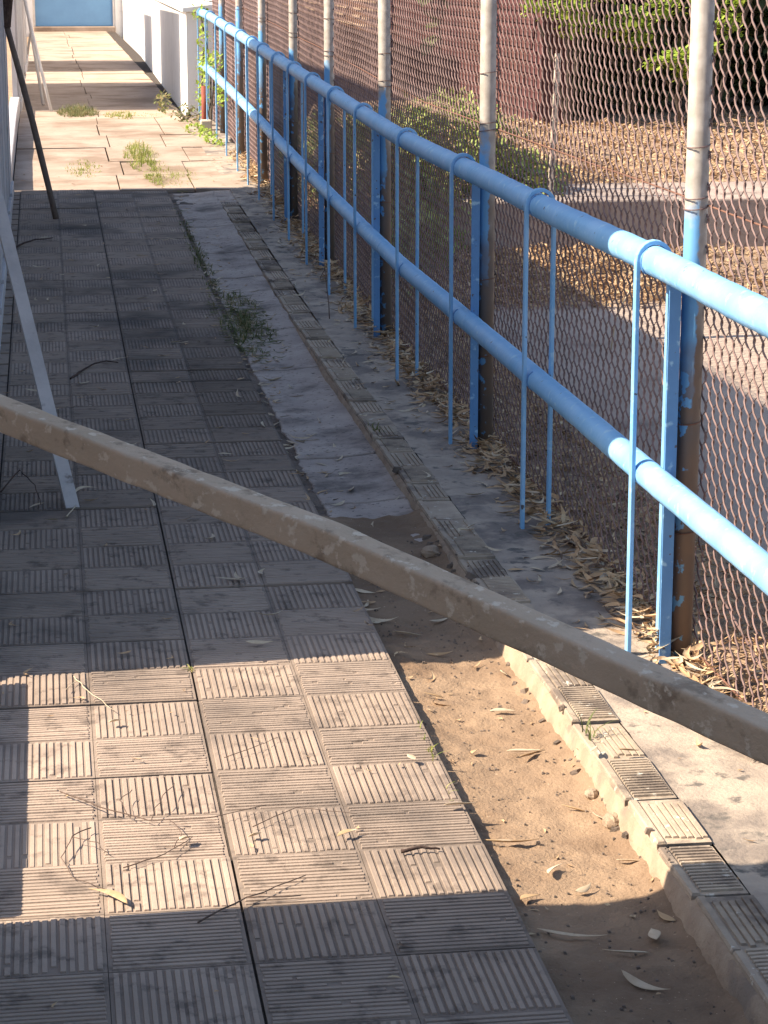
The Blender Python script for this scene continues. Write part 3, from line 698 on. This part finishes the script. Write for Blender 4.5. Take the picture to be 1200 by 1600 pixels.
for i in range(15000):                      # litter over the soil and bank beyond the fence
    if i < 3500: x, y = rs.uniform(1.6, 3.6), rs.uniform(11.3, 13.6)
    elif i < 4800: x, y = rs.uniform(3.2, 8), rs.uniform(11.3, 13.6)
    elif i < 9500: x, y = rs.uniform(2.4, 7.5), 14.7 + rs.random() * 4.4
    elif i < 12000: x, y = rs.uniform(1.58, 1.98), rs.uniform(5, 12)
    else: x, y = rs.uniform(1.6, 3.9), rs.uniform(12, 19)
    if y < 14.7 and y > 13.6 and x > 2.25: continue
    sc = 1.0 if y < 11 else 1.5
    leaf_geo(k, (x, y, floor_z(x, y) + rs.random() * .03), rs.uniform(0, 6.3), rs.uniform(.04, .10) * sc, rs.uniform(.012, .022) * sc, rs.uniform(-.9, .9), rs.uniform(-.3, .9), (rs.uniform(-.5, .5), rs.uniform(-.6, .6)), n=2)
tag(k.build('leaf_litter', M['litter']), 'brown leaf litter covering the soil and bank beyond the mesh fence', 'leaf litter', kind='stuff')

def twig(pts, r, label, m=None, name='twig', forks=()):
    k = MB()
    def sm(ps):
        ps = [Vector(p) for p in ps]; out = []
        for a, c in zip(ps[:-1], ps[1:]):
            for q in range(4): out.append(a.lerp(c, q / 4) + Vector((rs.uniform(-1, 1), rs.uniform(-1, 1), 0)) * .003)
        return out + [ps[-1]]
    r *= .7; s0 = sm([(x, y, floor_z(x, y) + z) for x, y, z in pts]); k.tube(s0, [r * (1 - .6 * i / len(s0)) for i in range(len(s0))], 6)
    for fk in forks: 
        s1 = sm([(x, y, floor_z(x, y) + z) for x, y, z in fk]); k.tube(s1, r * .6, 5)
    o = k.build(name, m or M['twig'], smooth=True, origin=s0[0]); return tag(o, label, 'twig' if name == 'twig' else 'bark')
twig([(-.02, 4.62, .004), (.06, 4.50, .010), (.16, 4.42, .004), (.28, 4.40, .012), (.40, 4.47, .006)], .0022, 'long thin forked twig across the sunlit tiles and the main joint', forks=[[(.16, 4.42, .004), (.19, 4.52, .02), (.22, 4.62, .008)], [(.12, 4.44, .004), (.10, 4.52, .015), (.13, 4.60, .006)], [(.20, 4.41, .006), (.22, 4.33, .008), (.20, 4.27, .003)]])
twig([(.04, 4.40, .004), (.0, 4.34, .01), (-.02, 4.24, .006), (0.0, 4.14, .004), (.06, 4.08, .003)], .002, 'curved thin twig at the left edge of the sunlit tiles', forks=[[(0., 4.34, .01), (.05, 4.30, .01), (.07, 4.26, .004)]])
twig([(.22, 3.90, .004), (.32, 3.98, .012), (.44, 4.09, .004)], .0028, 'dark twig lying on the tiles along the lower shade edge', forks=[[(.32, 3.98, .012), (.42, 3.99, .006)]])
twig([(.10, 4.18, .004), (.18, 4.22, .01), (.24, 4.32, .004)], .002, 'short dark twig on the sunlit tiles left of the joint')
twig([(.34, 4.78, .004), (.42, 4.84, .008), (.47, 4.90, .004)], .0014, 'fine hair-like twig on a smooth sunlit tile')
twig([(.36, 4.36, .004), (.46, 4.44, .01), (.58, 4.40, .004)], .0016, 'fine twig on the sunlit tiles right of the main joint')
twig([(.02, 5.42, .004), (.05, 5.28, .012), (.11, 5.14, .004)], .0022, 'bent straw stalk at the upper left corner of the sunlight', m=M['leafp'], forks=[[(.03, 5.40, .004), (0.0, 5.30, .01)]])
twig([(.635, 4.18, .006), (.68, 4.185, .010), (.715, 4.18, .006)], .006, 'short thick brown bark scrap on the sunlit tiles above the shade edge', m=M['bark'], name='bark_scrap')
twig([(.06, 9.58, .002), (.11, 9.72, .006), (.17, 9.86, .010), (.22, 9.92, .008), (.27, 9.90, .003)], .007, 'dark strip of bark on the shaded tiles in the middle distance', m=M['bark'], name='bark_strip')
twig([(-.21, 13.4, .005), (-.15, 13.55, .012), (-.09, 13.68, .012), (-.03, 13.72, .008), (.01, 13.8, .003)], .009, 'dark curled bark strip by the wall near the brown pole foot', m=M['bark'], name='bark_strip')
twig([(-.19, 7.45, .01), (-.13, 7.6, .05), (-.08, 7.45, .03), (-.06, 7.25, .01)], .004, 'curled dark bark piece by the left wall near the foot of the pale leaning board', m=M['bark'], name='bark_strip')
twig([(.02, 7.10, .004), (.055, 7.25, .008)], .004, 'pale straw stick on the tiles left of the leaning board foot', m=M['leafp'])
twig([(1.30, 10.8, .01), (1.34, 11.3, .18), (1.36, 11.7, .06)], .004, 'dry stalk arching over the kerb in the shade')
rw_ = MB(); rw_.tube([(2.45, 9.9, 0), (2.47, 9.9, .16), (2.55, 9.9, .32), (2.68, 9.9, .40), (2.8, 9.9, .41)], .0035, 6)
tag(rw_.build('bent_wire', M['leafp'], smooth=True), 'pale bent wire arching up behind the mesh beside the near post', 'wire')
rw_ = MB(); rw_.tube([(FM + .02, 5.15, .22), (FM + .03, 4.7, .10), (FM + .05, 4.2, -.02)], .003, 6)
tag(rw_.build('loose_wire', M['wire'], smooth=True), 'loose straight wire hanging off the mesh at the near post foot', 'wire')
for (x, y, r_, lab) in ((1.10, 4.52, .016, 'small broken concrete lump against the sunlit kerb foot'), (1.105, 4.36, .022, 'larger broken concrete lump at the kerb foot near the shade curve'), (.93, 6.35, .02, 'lump of mortar below the gutter slab edge'), (1.08, 6.5, .026, 'broken slab chip at the corner where gutter slab meets kerb')):
    k = MB(); n1, n2 = 8, 6
    for a in range(n2 + 1):
        for c in range(n1):
            th, ph2 = 2 * math.pi * c / n1, math.pi * a / n2
            v_ = Vector((math.cos(th) * math.sin(ph2), math.sin(th) * math.sin(ph2), math.cos(ph2)))
            k.v.append(tuple(v_ * r_ * (1 + .45 * noise.noise(v_ * 1.7 + Vector((x * 9, y * 9, 0)))) * Vector((1, 1.3, .6)).length / 1.75 * 1.0))
    k.f = [(a * n1 + c, a * n1 + (c + 1) % n1, (a + 1) * n1 + (c + 1) % n1, (a + 1) * n1 + c) for a in range(n2) for c in range(n1)]
    o = k.build('concrete_lump', M['haunch']); o.location = (x, y, floor_z(x, y) + r_ * .3); o.scale = (1, 1.3, .65); tag(o, lab, 'lump')
# pebbles on the trough dirt
k = MB()
for i in range(500):
    x = rs.uniform(.81, 1.14); y = rs.uniform(3.4, 6.9); r = rs.uniform(.001, .0035) * (1.6 if rs.random() < .05 else 1); z = floor_z(x, y)
    k.box(x - r, x + r, y - r, y + r * 1.3, z - r * .5, z + r, 1, None, r * .4)
for i in range(60):
    y = rs.uniform(4, 8); x = 1.12 + rs.uniform(-.025, .01); r = rs.uniform(.004, .012); z = floor_z(x, y)
    Mx = Matrix.Translation((x, y, z)) @ Matrix.Rotation(rs.uniform(0, 6), 4, 'Z') @ Matrix.Rotation(rs.uniform(-.5, .5), 4, 'X')
    k.box(-r, r, -r, r * 1.5, -r, r * .6, 1, Mx, r * .3)
tag(k.build('grit', M['gdirt']), 'small stones and grit scattered on the trough dirt', 'grit', kind='stuff')

# ------------------------------------------------------------------ grass, weeds, vine
def blade(mb, loc, yaw, h, w, lean, n=4):
    d = Vector((math.cos(yaw), math.sin(yaw), 0)); sd = Vector((-d.y, d.x, 0)); P = []
    for i in range(n + 1):
        u = i / n; c = Vector(loc) + d * lean * h * u * u + Vector((0, 0, h * (u - .35 * lean * u * u)))
        ww = w * (1 - u) ** .7 + .0003; P += [c - sd * ww, c + sd * ww]
    mb.poly(P, [(2 * i, 2 * i + 1, 2 * i + 3, 2 * i + 2) for i in range(n)])
def tuft(x, y, rx, ry, cnt, h, label, m='grass', w=.003, dry=0):
    k = MB(); z0 = pz(y)
    for i in range(cnt):
        a = rs.uniform(0, 6.28); q = rs.random() ** .6; px_, py_ = x + rx * q * math.cos(a), y + ry * q * math.sin(a)
        if noise.noise(Vector((px_ * 9, py_ * 4, 2))) < -.15: continue
        blade(k, (px_, py_, floor_z(px_, py_) - .005), rs.uniform(0, 6.28), h * rs.uniform(.4, 1.1) * (1.1 - .6 * q), w * rs.uniform(.7, 1.3), rs.uniform(.3, 1.6))
    if dry:
        for i in range(dry):
            a = rs.uniform(0, 6.28); q = rs.random(); px_, py_ = x + rx * 1.2 * q * math.cos(a), y + ry * 1.2 * q * math.sin(a)
            leaf_geo(k, (px_, py_, floor_z(px_, py_) + .004), rs.uniform(0, 6.3), .06, .008, rs.uniform(-.9, .9), .4, (0, rs.uniform(-.4, .4)), n=3)
    return tag(k.build('grass_tuft', M[m], origin=(x, y, z0)), label, 'grass', 'grass tufts growing in the path joints', 'stuff')
tuft(.73, 18.2, .15, 1.1, 900, .12, 'taller yellow-green grass tuft in the sunlight, upper part of the middle clump')
tuft(.88, 17.0, .20, .8, 1500, .08, 'wide low green grass patch right at the far shade edge', m='grass', dry=160)
tuft(.26, 17.5, .14, .6, 300, .05, 'small sparse dry tuft on a slab joint left of the big clump')
tuft(.30, 22.8, .20, .7, 900, .14, 'green grass tuft across the left slabs near the far wall shadow', m='weed', dry=30)
tuft(.82, 22.4, .30, .6, 700, .07, 'low dry grass mat on the slabs between the far tuft and the white wall')
tuft(.90, 10.9, .13, .9, 700, .08, 'dark straggling grass in the gutter in the shade', m='weed', dry=420)
tuft(.83, 13.2, .05, 1.9, 500, .06, 'thin line of dark weeds along the tile edge in the shade', m='weed', dry=60)
tuft(.80, 4.65, .012, .35, 70, .035, 'tiny grass blades along the tile edge by the sunlit trough', m='grass', w=.0015)
tuft(1.145, 4.75, .02, .06, 12, .09, 'few green grass blades at the sunlit kerb', m='weed', w=.002)
tuft(1.15, 8.2, .03, .12, 30, .05, 'small grey weed rooted in a gap of the shaded kerb', m='weed', w=.002)
tuft(.305, 5.46, .008, .02, 10, .02, 'tiny yellow sprout in the main tile joint at the shade edge', m='grass', w=.002)
k = MB(); rs2 = random.Random(1)
for i in range(60):
    a, q = rs2.uniform(0, 6.28), rs2.random(); blade(k, (1.40 + .012 * q * math.cos(a), 4.56 + .012 * q * math.sin(a), -.006), a, .018, .0015, .5, 2)
tag(k.build('moss_clump', M['moss']), 'small round green moss clump on the sunlit pale concrete', 'moss')

def oval(mb, c, s, yaw, pitch):
    Mx = Matrix.Translation(c) @ Matrix.Rotation(yaw, 4, 'Z') @ Matrix.Rotation(pitch, 4, 'X')
    P = [Mx @ Vector(q) for q in ((0, 0, 0), (s * .32, s * .35, s * .06), (s * .25, s * .8, 0), (0, s * 1.1, -s * .05), (-s * .25, s * .8, 0), (-s * .32, s * .35, s * .06))]
    mb.poly(P, [(0, 1, 2, 3), (0, 3, 4, 5)])
def plant(name, label, cat, cs, cnt, s, m, stem=True, group=None, base=None):
    """cs: list of (centre, radii); leaves fill each lobe's shell and volume"""
    c0 = Vector(base or cs[0][0]); t = thing(name, label, cat, group, tuple(c0))
    k = MB(); tot = sum(r[0] * r[1] + r[0] * r[2] + r[1] * r[2] for _, r in cs)
    for c, r in cs:
        nn_ = int(cnt * (r[0] * r[1] + r[0] * r[2] + r[1] * r[2]) / tot)
        for i in range(nn_):
            v_ = Vector((rs.gauss(0, 1), rs.gauss(0, 1), rs.gauss(0, 1))).normalized(); q = rs.uniform(.45, 1.0) ** .6
            q *= 1 + .35 * noise.noise(v_ * 2.3 + Vector(c))
            p = Vector(c) + Vector((v_.x * r[0], v_.y * r[1], v_.z * r[2])) * q
            if noise.noise(p * (1.8 / max(r))) < -.28: continue
            oval(k, p, s * rs.uniform(.6, 1.25), rs.uniform(0, 6.28), rs.uniform(-.9, 1.1))
    keep(k.build('foliage', M[m]), t)
    if stem:
        k = MB()
        for c, r in cs:
            k.tube([c0, c0.lerp(Vector(c), .5) + Vector((rs.uniform(-.05, .05), 0, .02)), Vector(c)], [r[0] * .06 + .004] * 3, 6)
        keep(k.build('stems', M['trunk']), t)
    return t
plant('shrub', 'round green shrub in sun and shade behind the mesh, in front of the maroon wall', 'shrub',
      [((2.55, 14.6, .42), (.45, .75, .50)), ((2.25, 14.3, .50), (.30, .5, .36)), ((2.95, 14.4, .22), (.30, .5, .32)), ((2.25, 14.0, .12), (.32, .6, .40)), ((2.95, 15.0, .25), (.42, .6, .30)), ((2.1, 13.1, .0), (.20, .45, .34)), ((2.15, 15.5, .35), (.3, .8, .4))], 14000, .055, 'bush', base=(2.5, 14.4, -.05))
plant('shrub', 'sparse shaded shrub behind the mesh, left of the round green shrub', 'shrub',
      [((2.0, 16.8, .2), (.32, 1.0, .32)), ((2.2, 19.0, .2), (.4, 1.2, .3)), ((1.85, 12.2, .02), (.12, .6, .2))], 2600, .045, 'bush', base=(2.0, 17, -.05))
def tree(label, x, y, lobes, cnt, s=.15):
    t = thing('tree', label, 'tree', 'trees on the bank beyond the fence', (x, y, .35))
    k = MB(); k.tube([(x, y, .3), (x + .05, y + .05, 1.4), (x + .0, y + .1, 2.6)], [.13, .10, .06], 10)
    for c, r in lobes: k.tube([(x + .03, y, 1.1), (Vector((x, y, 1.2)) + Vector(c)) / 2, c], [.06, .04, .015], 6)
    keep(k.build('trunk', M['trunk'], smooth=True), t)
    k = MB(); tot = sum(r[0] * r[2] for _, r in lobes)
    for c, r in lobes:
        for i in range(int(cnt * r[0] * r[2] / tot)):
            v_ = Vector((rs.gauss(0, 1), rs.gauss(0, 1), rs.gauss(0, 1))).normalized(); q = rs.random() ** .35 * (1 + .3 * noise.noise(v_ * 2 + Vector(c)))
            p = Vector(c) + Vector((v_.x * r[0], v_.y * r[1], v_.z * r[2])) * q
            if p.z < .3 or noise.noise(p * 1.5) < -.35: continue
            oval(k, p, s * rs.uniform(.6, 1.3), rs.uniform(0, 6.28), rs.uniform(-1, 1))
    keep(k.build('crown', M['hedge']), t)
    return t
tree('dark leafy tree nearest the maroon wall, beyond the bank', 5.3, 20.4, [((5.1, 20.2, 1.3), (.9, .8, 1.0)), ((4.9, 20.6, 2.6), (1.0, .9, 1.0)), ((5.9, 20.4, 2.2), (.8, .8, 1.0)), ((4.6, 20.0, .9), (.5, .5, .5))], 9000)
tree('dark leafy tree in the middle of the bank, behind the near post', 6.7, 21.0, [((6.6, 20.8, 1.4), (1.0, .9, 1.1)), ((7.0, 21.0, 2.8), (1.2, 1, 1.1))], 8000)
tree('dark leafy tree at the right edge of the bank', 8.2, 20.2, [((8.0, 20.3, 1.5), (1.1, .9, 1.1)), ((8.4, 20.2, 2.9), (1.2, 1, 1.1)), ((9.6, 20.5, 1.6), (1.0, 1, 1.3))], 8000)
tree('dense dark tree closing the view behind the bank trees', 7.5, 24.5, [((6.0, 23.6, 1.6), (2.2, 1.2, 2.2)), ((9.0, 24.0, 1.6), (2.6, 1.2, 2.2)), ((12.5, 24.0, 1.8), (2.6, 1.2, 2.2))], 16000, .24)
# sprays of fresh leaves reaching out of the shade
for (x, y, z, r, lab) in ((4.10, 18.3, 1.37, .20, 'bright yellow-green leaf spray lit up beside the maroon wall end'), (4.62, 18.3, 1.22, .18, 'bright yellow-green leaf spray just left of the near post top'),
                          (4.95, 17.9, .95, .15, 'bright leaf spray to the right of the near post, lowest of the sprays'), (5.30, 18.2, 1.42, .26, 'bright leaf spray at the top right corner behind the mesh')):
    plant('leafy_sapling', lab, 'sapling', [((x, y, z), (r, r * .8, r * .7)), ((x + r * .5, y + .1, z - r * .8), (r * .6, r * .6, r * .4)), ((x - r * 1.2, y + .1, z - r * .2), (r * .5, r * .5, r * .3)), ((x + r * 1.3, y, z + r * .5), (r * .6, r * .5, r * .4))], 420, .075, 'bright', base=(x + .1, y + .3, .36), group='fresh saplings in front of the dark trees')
# vine and weeds at the far end of the handrail
plant('climbing_vine', 'green vine climbing over the far end of the blue handrail', 'vine', [((1.42, 21.2, .95), (.05, .5, .22)), ((1.41, 21.3, .6), (.05, .4, .25)), ((1.45, 20.2, .85), (.05, .5, .10)), ((1.44, 19.6, .62), (.04, .35, .10)), ((1.42, 21.6, 1.25), (.08, .3, .10))], 620, .04, 'bright', base=(1.46, 21.0, .26))
plant('weed', 'leafy green weed at the foot of the white wall corner', 'weed', [((1.28, 21.6, .32), (.14, .3, .10)), ((1.12, 22.6, .38), (.08, .3, .10))], 260, .04, 'weed', base=(1.28, 21.7, .27))
plant('weed', 'spreading green weed on the slabs under the far handrail', 'weed', [((1.36, 19.6, .27), (.10, .7, .05)), ((1.28, 20.4, .28), (.10, .4, .06))], 420, .035, 'bright', base=(1.34, 19.8, .24), stem=False)
